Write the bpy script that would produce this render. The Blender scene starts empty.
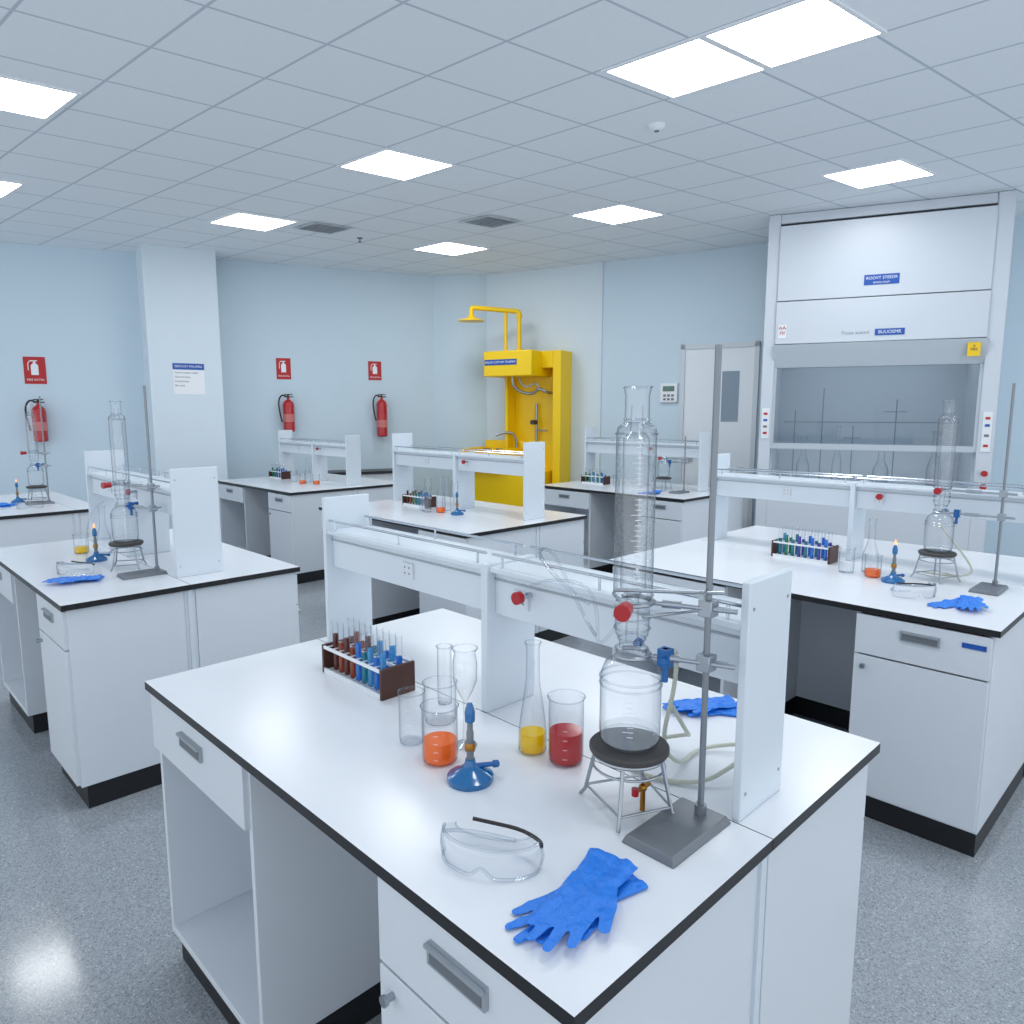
import bpy, math, random
from mathutils import Vector, Matrix
random.seed(4)
S=bpy.context.scene
S.view_settings.view_transform='Standard'
COL=S.collection
FZ=-.14   # floor level below the drafting datum; everything is raised at the end so the floor sits at 0
def lin(c):
    o=[]
    for v in c[:3]:
        v/=255.; o.append(v/12.92 if v<=.04045 else ((v+.055)/1.055)**2.4)
    return (*o,1)
# ---------------------------------------------------------------- materials
MC={}
def pm(name,rgb,rough=.5,metal=0,emit=0,noise=0,nscale=40,spec=.5,coat=0):
    if name in MC: return MC[name]
    m=bpy.data.materials.new(name); m.use_nodes=True; nt=m.node_tree; b=nt.nodes['Principled BSDF']
    b.inputs['Base Color'].default_value=lin(rgb); b.inputs['Roughness'].default_value=rough
    b.inputs['Metallic'].default_value=metal; b.inputs['Specular IOR Level'].default_value=spec
    if coat: b.inputs['Coat Weight'].default_value=coat
    if emit:
        b.inputs['Emission Color'].default_value=lin(rgb); b.inputs['Emission Strength'].default_value=emit
    if noise:
        t=nt.nodes.new('ShaderNodeTexCoord');n=nt.nodes.new('ShaderNodeTexNoise'); n.inputs['Scale'].default_value=nscale; n.inputs['Detail'].default_value=4
        r=nt.nodes.new('ShaderNodeMapRange'); r.inputs['To Min'].default_value=1-noise; r.inputs['To Max'].default_value=1+noise
        x=nt.nodes.new('ShaderNodeVectorMath'); x.operation='SCALE'; x.inputs[0].default_value=lin(rgb)[:3]
        nt.links.new(t.outputs['Object'],n.inputs['Vector']);nt.links.new(n.outputs['Fac'],r.inputs['Value']);nt.links.new(r.outputs[0],x.inputs['Scale']);nt.links.new(x.outputs[0],b.inputs['Base Color'])
    MC[name]=m; return m
def glass(name,center=(252,253,254),rim=(152,166,178),glos=.45,pw=3.0,rough=.04,bump=0):
    if name in MC: return MC[name]
    m=bpy.data.materials.new(name); m.use_nodes=True; nt=m.node_tree; nt.nodes.clear(); N=nt.nodes.new; L=nt.links.new
    out=N('ShaderNodeOutputMaterial'); lw=N('ShaderNodeLayerWeight'); lw.inputs['Blend'].default_value=.5
    p=N('ShaderNodeMath');p.operation='POWER';p.inputs[1].default_value=pw; L(lw.outputs['Facing'],p.inputs[0])
    mc=N('ShaderNodeMix');mc.data_type='RGBA';mc.inputs[6].default_value=lin(center);mc.inputs[7].default_value=lin(rim);L(p.outputs[0],mc.inputs[0])
    tr=N('ShaderNodeBsdfTransparent');L(mc.outputs[2],tr.inputs['Color'])
    gl=N('ShaderNodeBsdfGlossy');gl.inputs['Roughness'].default_value=rough
    mr=N('ShaderNodeMapRange');mr.inputs['To Min'].default_value=.06;mr.inputs['To Max'].default_value=glos;L(p.outputs[0],mr.inputs['Value'])
    mx=N('ShaderNodeMixShader');L(mr.outputs[0],mx.inputs[0]);L(tr.outputs[0],mx.inputs[1]);L(gl.outputs[0],mx.inputs[2]);L(mx.outputs[0],out.inputs[0])
    if bump:
        tc=N('ShaderNodeTexCoord');vo=N('ShaderNodeTexVoronoi');vo.feature='SMOOTH_F1';vo.inputs['Scale'].default_value=150;L(tc.outputs['Object'],vo.inputs['Vector'])
        bp=N('ShaderNodeBump');bp.inputs['Strength'].default_value=.6;bp.inputs['Distance'].default_value=bump
        L(vo.outputs['Distance'],bp.inputs['Height']);L(bp.outputs[0],lw.inputs['Normal']);L(bp.outputs[0],gl.inputs['Normal'])
    MC[name]=m; return m
def liquid(name,rgb,mixf=.6):
    if name in MC: return MC[name]
    m=bpy.data.materials.new(name); m.use_nodes=True; nt=m.node_tree; b=nt.nodes['Principled BSDF']; out=nt.nodes['Material Output']
    b.inputs['Base Color'].default_value=lin(rgb); b.inputs['Roughness'].default_value=.08
    b.inputs['Emission Color'].default_value=lin(rgb); b.inputs['Emission Strength'].default_value=.1
    tr=nt.nodes.new('ShaderNodeBsdfTransparent'); tr.inputs['Color'].default_value=lin([min(255,c+40) for c in rgb])
    mx=nt.nodes.new('ShaderNodeMixShader'); mx.inputs[0].default_value=mixf
    nt.links.new(tr.outputs[0],mx.inputs[1]);nt.links.new(b.outputs[0],mx.inputs[2]);nt.links.new(mx.outputs[0],out.inputs[0])
    MC[name]=m; return m
LAM=pm('white_laminate',(214,221,229),.32,noise=.015,nscale=8)
TOPW=pm('worktop_laminate',(227,231,237),.22,noise=.015,nscale=10)
BLK=pm('black_edge',(22,24,28),.35)
KICK=pm('black_plinth',(22,24,28),.45)
SHF=pm('shelf_enamel',(213,223,232),.3)
STEEL=pm('brushed_steel',(165,172,180),.28,metal=.85)
ROD=pm('rod_steel',(134,141,149),.32,metal=.55)
CHR=pm('chrome',(195,202,210),.15,metal=1)
GREYM=pm('cast_grey_metal',(118,124,131),.45,metal=.4,noise=.06)
HAND=pm('handle_grey',(165,172,180),.35,metal=.3)
DARKM=pm('dark_mat',(66,64,64),.6,noise=.2)
BLUEP=pm('blue_enamel',(10,100,160),.2,coat=.6)
BLUEB=pm('blue_boss',(28,98,165),.35)
RED=pm('red_plastic',(170,18,30),.3)
REDX=pm('red_enamel',(182,14,26),.25,coat=.5)
YEL=pm('yellow_enamel',(250,208,0),.38,noise=.02)
YELP=pm('yellow_pipe',(244,200,8),.35)
BRASS=pm('brass',(170,120,50),.3,metal=.9)
WOOD=pm('dark_wood',(74,42,34),.45,noise=.25,nscale=30)
HOSE=pm('rubber_hose_mat',(196,200,186),.4)
WHT=pm('white_plastic',(232,236,240),.35)
SIGNW=pm('sign_white',(236,240,244),.4)
SIGNR=pm('sign_red',(184,18,26),.4)
SIGNB=pm('sign_blue',(20,82,170),.4)
SIGNY=pm('sign_yellow',(242,200,20),.4)
INKD=pm('ink_dark',(50,60,80),.5)
RUB=pm('black_rubber',(22,22,26),.5)
FLAME=pm('flame_orange',(255,150,80),.5,emit=2)
GL=glass('clear_glass')
GLC=glass('column_glass',(251,252,253),(150,164,176),.5,2.2,.06,bump=.004)
GLT=glass('clear_plastic',(248,250,252),(165,176,188),.4)
L_OR=liquid('orange_liquid',(250,125,8),.6);L_YE=liquid('yellow_liquid',(238,200,0),.65);L_RE=liquid('red_liquid',(186,12,22),.65)
L_TE=liquid('teal_liquid',(20,140,160),.65);L_BL=liquid('blue_liquid',(40,130,215),.65);L_BR=liquid('brown_liquid',(100,32,22),.7);L_GR=liquid('green_liquid',(40,150,100),.6);L_AM=liquid('amber_liquid',(160,70,26),.65);L_CY=liquid('pale_blue_liquid',(80,170,215),.55);L_PU=liquid('violet_liquid',(80,80,180),.65)
WATER=liquid('clear_water',(215,223,230),.15)
def glove_mat():
    m=pm('nitrile_blue',(28,122,224),.45); nt=m.node_tree;b=nt.nodes['Principled BSDF']
    t=nt.nodes.new('ShaderNodeTexCoord');n=nt.nodes.new('ShaderNodeTexNoise');n.inputs['Scale'].default_value=30;n.inputs['Distortion'].default_value=2.0
    bp=nt.nodes.new('ShaderNodeBump');bp.inputs['Strength'].default_value=.7;bp.inputs['Distance'].default_value=.006
    nt.links.new(t.outputs['Object'],n.inputs['Vector']);nt.links.new(n.outputs['Fac'],bp.inputs['Height']);nt.links.new(bp.outputs[0],b.inputs['Normal']); return m
NIT=glove_mat()
# ---------------------------------------------------------------- mesh builder
class M:
    def __init__(s): s.v=[];s.f=[];s.m=[]
    def add(s,vs,fs,mi=0):
        o=len(s.v); s.v+= [tuple(v) for v in vs]
        for f in fs: s.f.append([o+i for i in f]); s.m.append(mi)
        return s
    def box(s,x0,x1,y0,y1,z0,z1,mi=0,top=None):
        v=[(x0,y0,z0),(x1,y0,z0),(x1,y1,z0),(x0,y1,z0),(x0,y0,z1),(x1,y0,z1),(x1,y1,z1),(x0,y1,z1)]
        o=len(s.v); s.v+=v
        for f,i in(((0,3,2,1),mi),((0,1,5,4),mi),((1,2,6,5),mi),((2,3,7,6),mi),((3,0,4,7),mi),((4,5,6,7),mi if top is None else top)):
            s.f.append([o+q for q in f]);s.m.append(i)
        return s
    def cyl(s,p,q,r,n=14,mi=0,r2=None,cap=True):
        p=Vector(p);q=Vector(q);r2=r if r2 is None else r2
        d=(q-p).normalized();a=d.orthogonal().normalized();b=d.cross(a)
        vs=[];
        for c,rr in((p,r),(q,r2)):
            for i in range(n):
                t=2*math.pi*i/n; vs.append(c+(a*math.cos(t)+b*math.sin(t))*rr)
        fs=[(i,(i+1)%n,n+(i+1)%n,n+i) for i in range(n)]
        if cap: fs+= [tuple(range(n))[::-1],tuple(range(n,2*n))]
        return s.add(vs,fs,mi)
    def lathe(s,prof,n=28,mi=0,c=(0,0,0)):
        vs=[];k=len(prof)
        for i in range(n):
            t=2*math.pi*i/n
            for r,z in prof: vs.append((c[0]+r*math.cos(t),c[1]+r*math.sin(t),c[2]+z))
        fs=[]
        for i in range(n):
            j=(i+1)%n
            for a in range(k-1): fs.append((i*k+a,j*k+a,j*k+a+1,i*k+a+1))
        return s.add(vs,fs,mi)
    def ring(s,r,z,t,n=28,mi=0,c=(0,0)):
        return s.tube([(c[0]+r*math.cos(a),c[1]+r*math.sin(a),z) for a in[2*math.pi*i/n for i in range(n)]],t,6,mi,closed=True)
    def sph(s,c,r,n=14,mi=0,sc=(1,1,1)):
        vs=[];fs=[];h=n//2
        vs.append((c[0],c[1],c[2]-r*sc[2]))
        for a in range(1,h):
            ph=-math.pi/2+math.pi*a/h
            for i in range(n):
                t=2*math.pi*i/n; vs.append((c[0]+r*sc[0]*math.cos(ph)*math.cos(t),c[1]+r*sc[1]*math.cos(ph)*math.sin(t),c[2]+r*sc[2]*math.sin(ph)))
        vs.append((c[0],c[1],c[2]+r*sc[2]));last=len(vs)-1
        for i in range(n):
            fs.append((0,1+(i+1)%n,1+i)); fs.append((last,1+(h-2)*n+i,1+(h-2)*n+(i+1)%n))
            for a in range(h-2):
                b=1+a*n; fs.append((b+i,b+(i+1)%n,b+n+(i+1)%n,b+n+i))
        return s.add(vs,fs,mi)
    def tube(s,pts,r,n=10,mi=0,closed=False,smooth=0):
        P=[Vector(p) for p in pts]
        for _ in range(smooth):
            Q=[P[0]] if not closed else []
            for i in range(len(P)-(0 if closed else 1)):
                a=P[i];b=P[(i+1)%len(P)]; Q+= [a*.75+b*.25,a*.25+b*.75]
            if not closed: Q.append(P[-1])
            P=Q
        k=len(P);vs=[];prev=None
        for i in range(k):
            if closed: d=P[(i+1)%k]-P[i-1]
            else: d=P[min(i+1,k-1)]-P[max(i-1,0)]
            d.normalize()
            if prev is None: a=d.orthogonal().normalized()
            else:
                a=prev-d*prev.dot(d); a=a.normalized() if a.length>1e-5 else d.orthogonal().normalized()
            prev=a;b=d.cross(a)
            for j in range(n):
                t=2*math.pi*j/n; vs.append(P[i]+(a*math.cos(t)+b*math.sin(t))*r)
        fs=[]
        for i in range(k if closed else k-1):
            i2=(i+1)%k
            for j in range(n): fs.append((i*n+j,i*n+(j+1)%n,i2*n+(j+1)%n,i2*n+j))
        if not closed: fs+= [tuple(range(n))[::-1],tuple(range((k-1)*n,k*n))]
        return s.add(vs,fs,mi)
    def mesh(s,name,mats,smooth=True):
        me=bpy.data.meshes.new(name);me.from_pydata(s.v,[],s.f)
        for m in mats: me.materials.append(m)
        for p,i in zip(me.polygons,s.m): p.material_index=i; p.use_smooth=smooth
        me.validate();me.update()
        if smooth: me.set_sharp_from_angle(angle=math.radians(38))
        return me
def ob(name,me,parent=None,loc=(0,0,0),rot=0,label=None,bev=0):
    o=bpy.data.objects.new(name,me);COL.objects.link(o);o.location=loc;o.rotation_euler=(0,0,rot)
    if parent: o.parent=parent
    if label:o['label']=label
    if bev:
        b=o.modifiers.new('bevel','BEVEL');b.width=bev;b.segments=2;b.limit_method='ANGLE'
    return o
def part(m,name,mats,parent,bev=0,loc=(0,0,0),rot=0,label=None):
    if not isinstance(mats,(list,tuple)): mats=[mats]
    return ob(name,m.mesh(name,mats),parent,loc,rot,label,bev)
def thing(name,label,cat,loc=(0,0,0),rot=0,group=None,me=None):
    o=ob(name,me,None,loc,rot); o['label']=label;o['category']=cat
    if group:o['group']=group
    return o
def copy_thing(src,loc,rot=None,label=None):
    n=src.copy();COL.objects.link(n);n.location=loc
    if rot is not None:n.rotation_euler=(0,0,rot)
    if label:n['label']=label
    def rec(a,b):
        for ch in list(a.children):
            c=ch.copy();COL.objects.link(c);c.parent=b;c.matrix_parent_inverse=ch.matrix_parent_inverse.copy();rec(ch,c)
    rec(src,n);return n
def struct(name,m,mats,bev=0,loc=(0,0,0),rot=0):
    if not isinstance(mats,(list,tuple)): mats=[mats]
    o=ob(name,m.mesh(name,mats),None,loc,rot,None,bev);o['kind']='structure';return o
def text(s,size,parent,loc,rot,mat,name='lettering',depth=.0006,align='CENTER'):
    cu=bpy.data.curves.new('t','FONT');cu.body=s;cu.size=size;cu.align_x=align;cu.align_y='CENTER';cu.extrude=depth
    t=bpy.data.objects.new('t',cu);COL.objects.link(t);bpy.context.view_layer.update()
    me=bpy.data.meshes.new_from_object(t.evaluated_get(bpy.context.evaluated_depsgraph_get()))
    bpy.data.objects.remove(t);me.materials.clear();me.materials.append(mat)
    o=bpy.data.objects.new(name,me);COL.objects.link(o);o.parent=parent;o.location=loc;o.rotation_euler=rot;return o
H90=math.pi/2
# ---------------------------------------------------------------- room
CZ=3.85
W1=Vector((1.98,11.02));C=Vector((7.62,8.92));W2=Vector((8.81,4.40))
du=(C-W1).normalized();dr=(W2-C).normalized()
angL=math.atan2(du.y,du.x);angR=math.atan2(dr.y,dr.x)
WALLB=pm('painted_wall_blue',(202,220,232),.6,noise=.02,nscale=3);WALLP=pm('painted_wall_pale',(214,227,236),.6,noise=.02,nscale=3)
def floor_mat():
    m=bpy.data.materials.new('speckled_vinyl');m.use_nodes=True;nt=m.node_tree;b=nt.nodes['Principled BSDF'];N=nt.nodes.new;L=nt.links.new
    g=N('ShaderNodeNewGeometry');v=N('ShaderNodeTexVoronoi');v.inputs['Scale'].default_value=210;L(g.outputs['Position'],v.inputs['Vector'])
    r=N('ShaderNodeValToRGB');e=r.color_ramp.elements;e[0].position=0;e[0].color=lin((104,112,121));e[1].position=1;e[1].color=lin((200,206,212))
    for p,c in((.3,(142,149,157)),(.5,(153,160,167)),(.8,(163,169,176))):
        x=e.new(p);x.color=lin(c)
    L(v.outputs['Color'],r.inputs['Fac']);L(r.outputs[0],b.inputs['Base Color'])
    b.inputs['Roughness'].default_value=.14;return m
def ceil_mat():
    m=bpy.data.materials.new('ceiling_tiles');m.use_nodes=True;nt=m.node_tree;b=nt.nodes['Principled BSDF'];N=nt.nodes.new;L=nt.links.new
    g=N('ShaderNodeNewGeometry');s=N('ShaderNodeVectorMath');s.operation='SUBTRACT';s.inputs[1].default_value=(3.81,5.27,0);L(g.outputs['Position'],s.inputs[0])
    ls=[]
    for vec in((.647/.4116,.057/.4116,0),(.09/.4116,.644/.4116,0)):
        d=N('ShaderNodeVectorMath');d.operation='DOT_PRODUCT';d.inputs[1].default_value=vec;L(s.outputs[0],d.inputs[0])
        a=N('ShaderNodeMath');a.operation='ADD';a.inputs[1].default_value=.5;L(d.outputs['Value'],a.inputs[0])
        f=N('ShaderNodeMath');f.operation='FRACT';L(a.outputs[0],f.inputs[0])
        h=N('ShaderNodeMath');h.operation='SUBTRACT';h.inputs[1].default_value=.5;L(f.outputs[0],h.inputs[0])
        ab=N('ShaderNodeMath');ab.operation='ABSOLUTE';L(h.outputs[0],ab.inputs[0]);ls.append(ab)
    mx=N('ShaderNodeMath');mx.operation='MAXIMUM';L(ls[0].outputs[0],mx.inputs[0]);L(ls[1].outputs[0],mx.inputs[1])
    r=N('ShaderNodeValToRGB');r.color_ramp.interpolation='LINEAR';e=r.color_ramp.elements
    e[0].position=.484;e[0].color=(0,0,0,1);e[1].position=.488;e[1].color=(1,1,1,1);L(mx.outputs[0],r.inputs['Fac'])
    n=N('ShaderNodeTexNoise');n.inputs['Scale'].default_value=60;L(g.outputs['Position'],n.inputs['Vector'])
    t=N('ShaderNodeMix');t.data_type='RGBA';t.inputs[6].default_value=lin((231,237,242));t.inputs[7].default_value=lin((238,243,248));L(n.outputs['Fac'],t.inputs[0])
    c=N('ShaderNodeMix');c.data_type='RGBA';c.inputs[7].default_value=lin((190,200,210));L(r.outputs[0],c.inputs[0]);L(t.outputs[2],c.inputs[6]);L(c.outputs[2],b.inputs['Base Color'])
    b.inputs['Roughness'].default_value=.9;return m
LE=W1-du*5.5; RE=C+dr*12.6
shell=[(LE.x,LE.y),(C.x,C.y),(RE.x,RE.y),(LE.x,RE.y)]
m=M();m.add([(x,y,FZ) for x,y in shell]+[(x,y,FZ-.1) for x,y in shell],[(3,2,1,0),(4,5,6,7),(0,1,5,4),(1,2,6,5),(2,3,7,6),(3,0,4,7)]);struct('floor',m,floor_mat())
m=M();m.add([(x,y,CZ) for x,y in shell]+[(x,y,CZ+.1) for x,y in shell],[(3,2,1,0),(4,5,6,7),(0,1,5,4),(1,2,6,5),(2,3,7,6),(3,0,4,7)]);struct('ceiling',m,ceil_mat())
m=M().box(-5.5,(C-W1).length+.1,0,.12,FZ,CZ);struct('wall_back',m,WALLB,loc=(W1.x,W1.y,0),rot=angL)
m=M().box(0,12.6,0,.12,FZ,CZ);struct('wall_right',m,WALLB,loc=(C.x,C.y,0),rot=angR)
BG=pm('baseboard_grey',(120,132,145),.5)
m=M().box(-5.5,(C-W1).length,-.015,0,FZ,FZ+.1);struct('baseboard_back',m,BG,loc=(W1.x,W1.y,0),rot=angL)
m=M().box(0,3.5,-.015,0,FZ,FZ+.1);struct('baseboard_right',m,BG,loc=(C.x,C.y,0),rot=angR)
m=M().box(2.40,2.44,-.02,0,FZ+.1,CZ);struct('trim_1',m,SHF,loc=(C.x,C.y,0),rot=angR)
m=M().box(.5,2.40,-.006,0,FZ+.1,CZ);struct('trim_2',m,WALLP,loc=(C.x,C.y,0),rot=angR)
m=M().box(0,.87,0,.95,FZ,CZ);struct('trim_3',m,WALLP,loc=(3.24,9.87,0),rot=math.radians(-12))
m=M();pp=[(7.2,9.08),(7.42,8.70),(7.75,8.45),(7.95,9.25)]
m.add([(x,y,FZ) for x,y in pp]+[(x,y,CZ) for x,y in pp],[(0,1,5,4),(1,2,6,5),(2,3,7,6),(3,0,4,7)]);
struct('trim_4',m,WALLB)
m=M();m.box(3.60,3.66,-.04,0,FZ,2.66).box(4.56,4.62,-.04,0,FZ,2.66).box(3.60,4.62,-.04,0,2.6,2.66)
m.box(3.66,4.56,-.02,0,FZ,2.6,mi=1).box(4.16,4.38,-.026,-.02,1.65,2.3,mi=2).box(3.72,3.86,-.06,-.02,1.2,1.24,mi=3).box(3.74,3.8,-.03,-.02,1.1,1.35,mi=3)
struct('door_1',m,[pm('door_frame',(206,214,221),.4),pm('door_leaf',(230,236,241),.35),pm('door_pane',(130,148,165),.1),STEEL],loc=(C.x,C.y,0),rot=angR)
# light panels
A=Vector((.644,-.09));Bv=Vector((-.057,.647));O=Vector((3.81,5.27))
EM=bpy.data.materials.new('lamp_diffuser');EM.use_nodes=True;_n=EM.node_tree;_n.nodes.clear();_e=_n.nodes.new('ShaderNodeEmission');_o=_n.nodes.new('ShaderNodeOutputMaterial');_e.inputs[0].default_value=(.96,.985,1,1);_e.inputs[1].default_value=16;_n.links.new(_e.outputs[0],_o.inputs[0])
def quad(k,z,c=(0,0)):
    return [(*(A*sx*k+Bv*sy*k),z) for sx,sy in((-1,-1),(1,-1),(1,1),(-1,1))]
lamp=None
for i,j in[(0,0),(0,-4.1),(0,-5.1),(4,0),(4.58,-3.64),(.3,4.1),(4,3.85),(-4.05,.45),(-3.45,4.4),(-4,-4),(-4,-8),(0,-9),(4,-8),(8,-8)]:
    p=O+A*i+Bv*j
    if lamp is None:
        lamp=thing('ceiling_light','square recessed white LED ceiling panel, switched on','ceiling light',(p.x,p.y,CZ),group='square ceiling light panels')
        m=M();o_=quad(.5,-.012);i_=quad(.465,-.012);o2=quad(.5,0);i2=quad(.465,0)
        m.add(o_+i_+o2+i2,[(a,a+4,(a+1)%4+4,(a+1)%4) for a in range(4)]+[(a,(a+1)%4,(a+1)%4+8,a+8) for a in range(4)]+[(a+4,a+12,(a+1)%4+12,(a+1)%4+4) for a in range(4)])
        part(m,'frame',WHT,lamp)
        m=M();m.add(quad(.465,-.008),[(3,2,1,0)]);part(m,'diffuser',EM,lamp)
    else: copy_thing(lamp,(p.x,p.y,CZ))
def vent(loc):
    r=thing('ceiling_vent','square slatted grey air vent set in the ceiling','air vent',(loc[0],loc[1],CZ),group='ceiling air vents')
    m=M();o_=quad(.36,-.015);i_=quad(.31,-.015);m.add(o_+i_,[(a,a+4,(a+1)%4+4,(a+1)%4) for a in range(4)]);part(m,'frame',SHF,r)
    m=M()
    for k in range(7):
        y=-.28+.083*k; a=A*-.31+Bv*y;b=A*.31+Bv*y;c=b+Bv*.055;d=a+Bv*.055
        m.add([(*a,-.02),(*b,-.02),(*c,-.004),(*d,-.004)],[(3,2,1,0),(0,1,2,3)])
    part(m,'louvre',pm('vent_grey',(160,169,179),.5),r)
vent((4.46,7.60));vent((5.62,6.06))
r=thing('smoke_detector','small round white smoke detector on the ceiling','smoke detector',(4.66,3.24,CZ))
part(M().lathe([(0,-.04),(.03,-.04),(.045,-.03),(.06,-.016),(.065,0)]),'body',WHT,r);part(M().lathe([(0,-.046),(.012,-.046),(.02,-.04)]),'sensor',GREYM,r)
r=thing('sprinkler_head','small chrome sprinkler head on the ceiling','sprinkler',(5.03,7.73,CZ))
part(M().lathe([(0,-.05),(.025,-.05),(.025,-.046),(.008,-.04),(.008,-.015),(.035,-.008),(.035,0)],mi=0),'body',GREYM,r)
# ---------------------------------------------------------------- benches
def cabinet(x0,x1,ya,yb,kind,face,desc):
    r=thing('base_cabinet',desc,'cabinet',((x0+x1)/2,(ya+yb)/2,0))
    hx=(x1-x0)/2;hy=(yb-ya)/2;KZ=FZ+.12
    t=.02;fx=-hx
    if face>0:r.rotation_euler=(0,0,math.pi)
    m=M()
    m.box(-hx+.005,hx,-hy,-hy+t,KZ,.868).box(-hx+.005,hx,hy-t,hy,KZ,.868).box(-hx+.005,hx,-hy+t,hy-t,KZ,KZ+.025).box(hx-.015,hx,-hy+t,hy-t,KZ+.025,.868)
    if kind=='open': m.box(-hx+.04,hx-.015,-hy+t,hy-t,.66,.675)
    part(m,'body',LAM,r,bev=.002)
    part(M().box(-hx+.03,hx-.005,-hy+.008,hy-.008,FZ,KZ),'plinth',KICK,r)
    fo=fx-.012
    dz0=.675
    d=part(M().box(fo,fx+.006,-hy+.008,hy-.004,dz0,.862),'drawer',LAM,r,bev=.002)
    hm=M().box(fo-.010,fo+.001,-.08,.08,.775,.82,mi=0)
    hm.box(fo-.0115,fo-.0101,-.072,.072,.781,.807,mi=1).box(fo-.018,fo-.009,-.08,.08,.812,.82,mi=0)
    part(hm,'handle',[HAND,pm('handle_recess',(105,112,120),.5)],d)
    if kind=='door':
        dd=part(M().box(fo,fx+.006,-hy+.008,hy-.004,KZ+.012,dz0-.008),'door',LAM,r,bev=.002)
        k=M();k.cyl((fo-.02,hy-.05,.62),(fo,hy-.05,.62),.008);k.cyl((fo-.026,hy-.05,.62),(fo-.018,hy-.05,.62),.012);part(k,'knob',STEEL,dd)
    return r
OUT=pm('outlet_face',(214,221,228),.4);DOT=pm('outlet_hole',(110,118,128),.5)
def shelf(xa,ys,w=.2,e=0):
    y0,ym,y1=ys
    r=thing('reagent_shelf','white enamelled service shelf with outlets and rails on the bench','shelf',(xa,y0,.9),group='service shelves on the lab benches')
    h1=.54+e;hm=.455+e*.6;g=e*.6
    part(M().box(0,w,0,.02,0,h1),'end_panel',SHF,r,bev=.003)
    part(M().box(0,w,y1-y0-.02,y1-y0,0,h1+.03),'end_panel',SHF,r,bev=.003)
    part(M().box(-.005,w,ym-y0-.015,ym-y0+.012,0,hm),'centre_panel',SHF,r,bev=.003)
    for a,b in((.02,ym-y0-.015),(ym-y0+.012,y1-y0-.02)):
        d=part(M().box(.03,w-.03,a,b,.30+g,.43+g).box(.005,w-.005,a,b,.43+g,.447+g),'service_duct',SHF,r,bev=.003)
        part(M().box(.024,.03,a,b,.405+g,.41+g),'trunking_lip',HAND,d)
        for t in((.86,) if a<.05 else (.45,)):
            y=a+(b-a)*t
            o=M().box(.022,.03,y-.030,y+.030,.338+g,.390+g,mi=0)
            for sx in(-.012,.012):
                for sz in(-.010,.010): o.cyl((.0205,y+sx,.365+g+sz),(.0225,y+sx,.365+g+sz),.003,8,mi=1)
            part(o,'outlet',[OUT,DOT],d)
        for xx in(.02,w-.02):
            k=M();k.cyl((xx,a,.482+g),(xx,b,.482+g),.0045,8)
            for yy in(a+.04,(a+b)/2,b-.04): k.cyl((xx,yy,.445+g),(xx,yy,.482+g),.004,8)
            part(k,'rail',CHR,r)
    y=ym-y0-.16;k=M().cyl((.03,y,.385+g),(-.01,y,.385+g),.008,mi=0).cyl((-.012,y,.385+g),(-.03,y,.385+g),.018,mi=1)
    part(k,'valve',[CHR,RED],r)
    for xx in(.02,w-.02):
        for zz in(.06,.48+e): part(M().cyl((xx,-.0015,zz),(xx,.001,zz),.004,8),'screw',STEEL,r)
    return r
def bench(x0,xs,x1,y0,y1,ys,k=(.284,.33),sw=.2,e=0):
    for a,b in((x0,xs-.0015),(xs+.0015,x1)):
        m=M().box(a,b,y0,y1,.872,.9,mi=1,top=0)
        thing('worktop','white laminate worktop with black edge on lab cabinets','worktop',me=m.mesh('worktop',[TOPW,BLK]),group='laboratory worktops')
    L=y1-y0;ya=y0+.02;yb=y0+k[0]*L;yc=y0+(k[0]+k[1])*L;yd=y1-.02
    cabinet(x0+.02,xs-.03,ya,yb,'door',-1,'white lab base cabinet with one drawer above a door')
    cabinet(x0+.02,xs-.03,yc,yd,'open',-1,'white lab base cabinet with drawer above an open shelf space')
    cabinet(xs+.03,x1-.02,ya,yb,'door',1,'white lab base cabinet with one drawer above a door')
    cabinet(xs+.03,x1-.02,yc,yd,'door',1,'white lab base cabinet with one drawer above a door')
    r=thing('service_chase','white panelled service core between back to back cabinets','service panel')
    part(M().box(xs-.028,xs+.028,ya+.004,yd-.004,FZ+.12,.868),'panel',LAM,r)
    part(M().box(xs-.028,xs+.028,ya+.01,yd-.01,FZ,FZ+.12),'plinth',KICK,r)
    part(M().box(xs-.012,xs+.012,ya-.004,ya+.004,FZ+.12,.868),'cover_strip',SHF,r)
    if ys: return shelf(xs+.005,ys,sw,e)
bench(.74,1.385,2.02,.62,2.51,(.70,1.53,2.45))
bench(.78,1.37,1.99,3.78,5.70,(3.98,4.8,5.6),sw=.25,e=.05)
bench(.75,1.72,1.95,7.4,9.3,None)
bench(3.43,4.43,5.3,.63,2.65,(.72,1.62,2.55),e=.03)
bench(3.40,4.17,4.77,3.93,6.05,(4.1,5.0,5.95),sw=.24,e=.10)
bench(3.77,4.6,5.35,7.3,9.3,(7.5,8.3,9.2),e=.06)
bench(6.33,7.02,7.62,3.95,5.97,(4.2,5.0,5.85),e=.12)
r=thing('wall_counter','white wall counter with dark worktop against the wall','counter',(W1.x,W1.y,0),rot=angL)
part(M().box(3.75,4.9,-.42,-.02,FZ+.12,.86),'body',LAM,r);part(M().box(3.72,4.92,-.45,-.02,.86,.9),'worktop',BLK,r);part(M().box(3.77,4.88,-.38,-.02,FZ,FZ+.12),'plinth',KICK,r)
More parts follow.
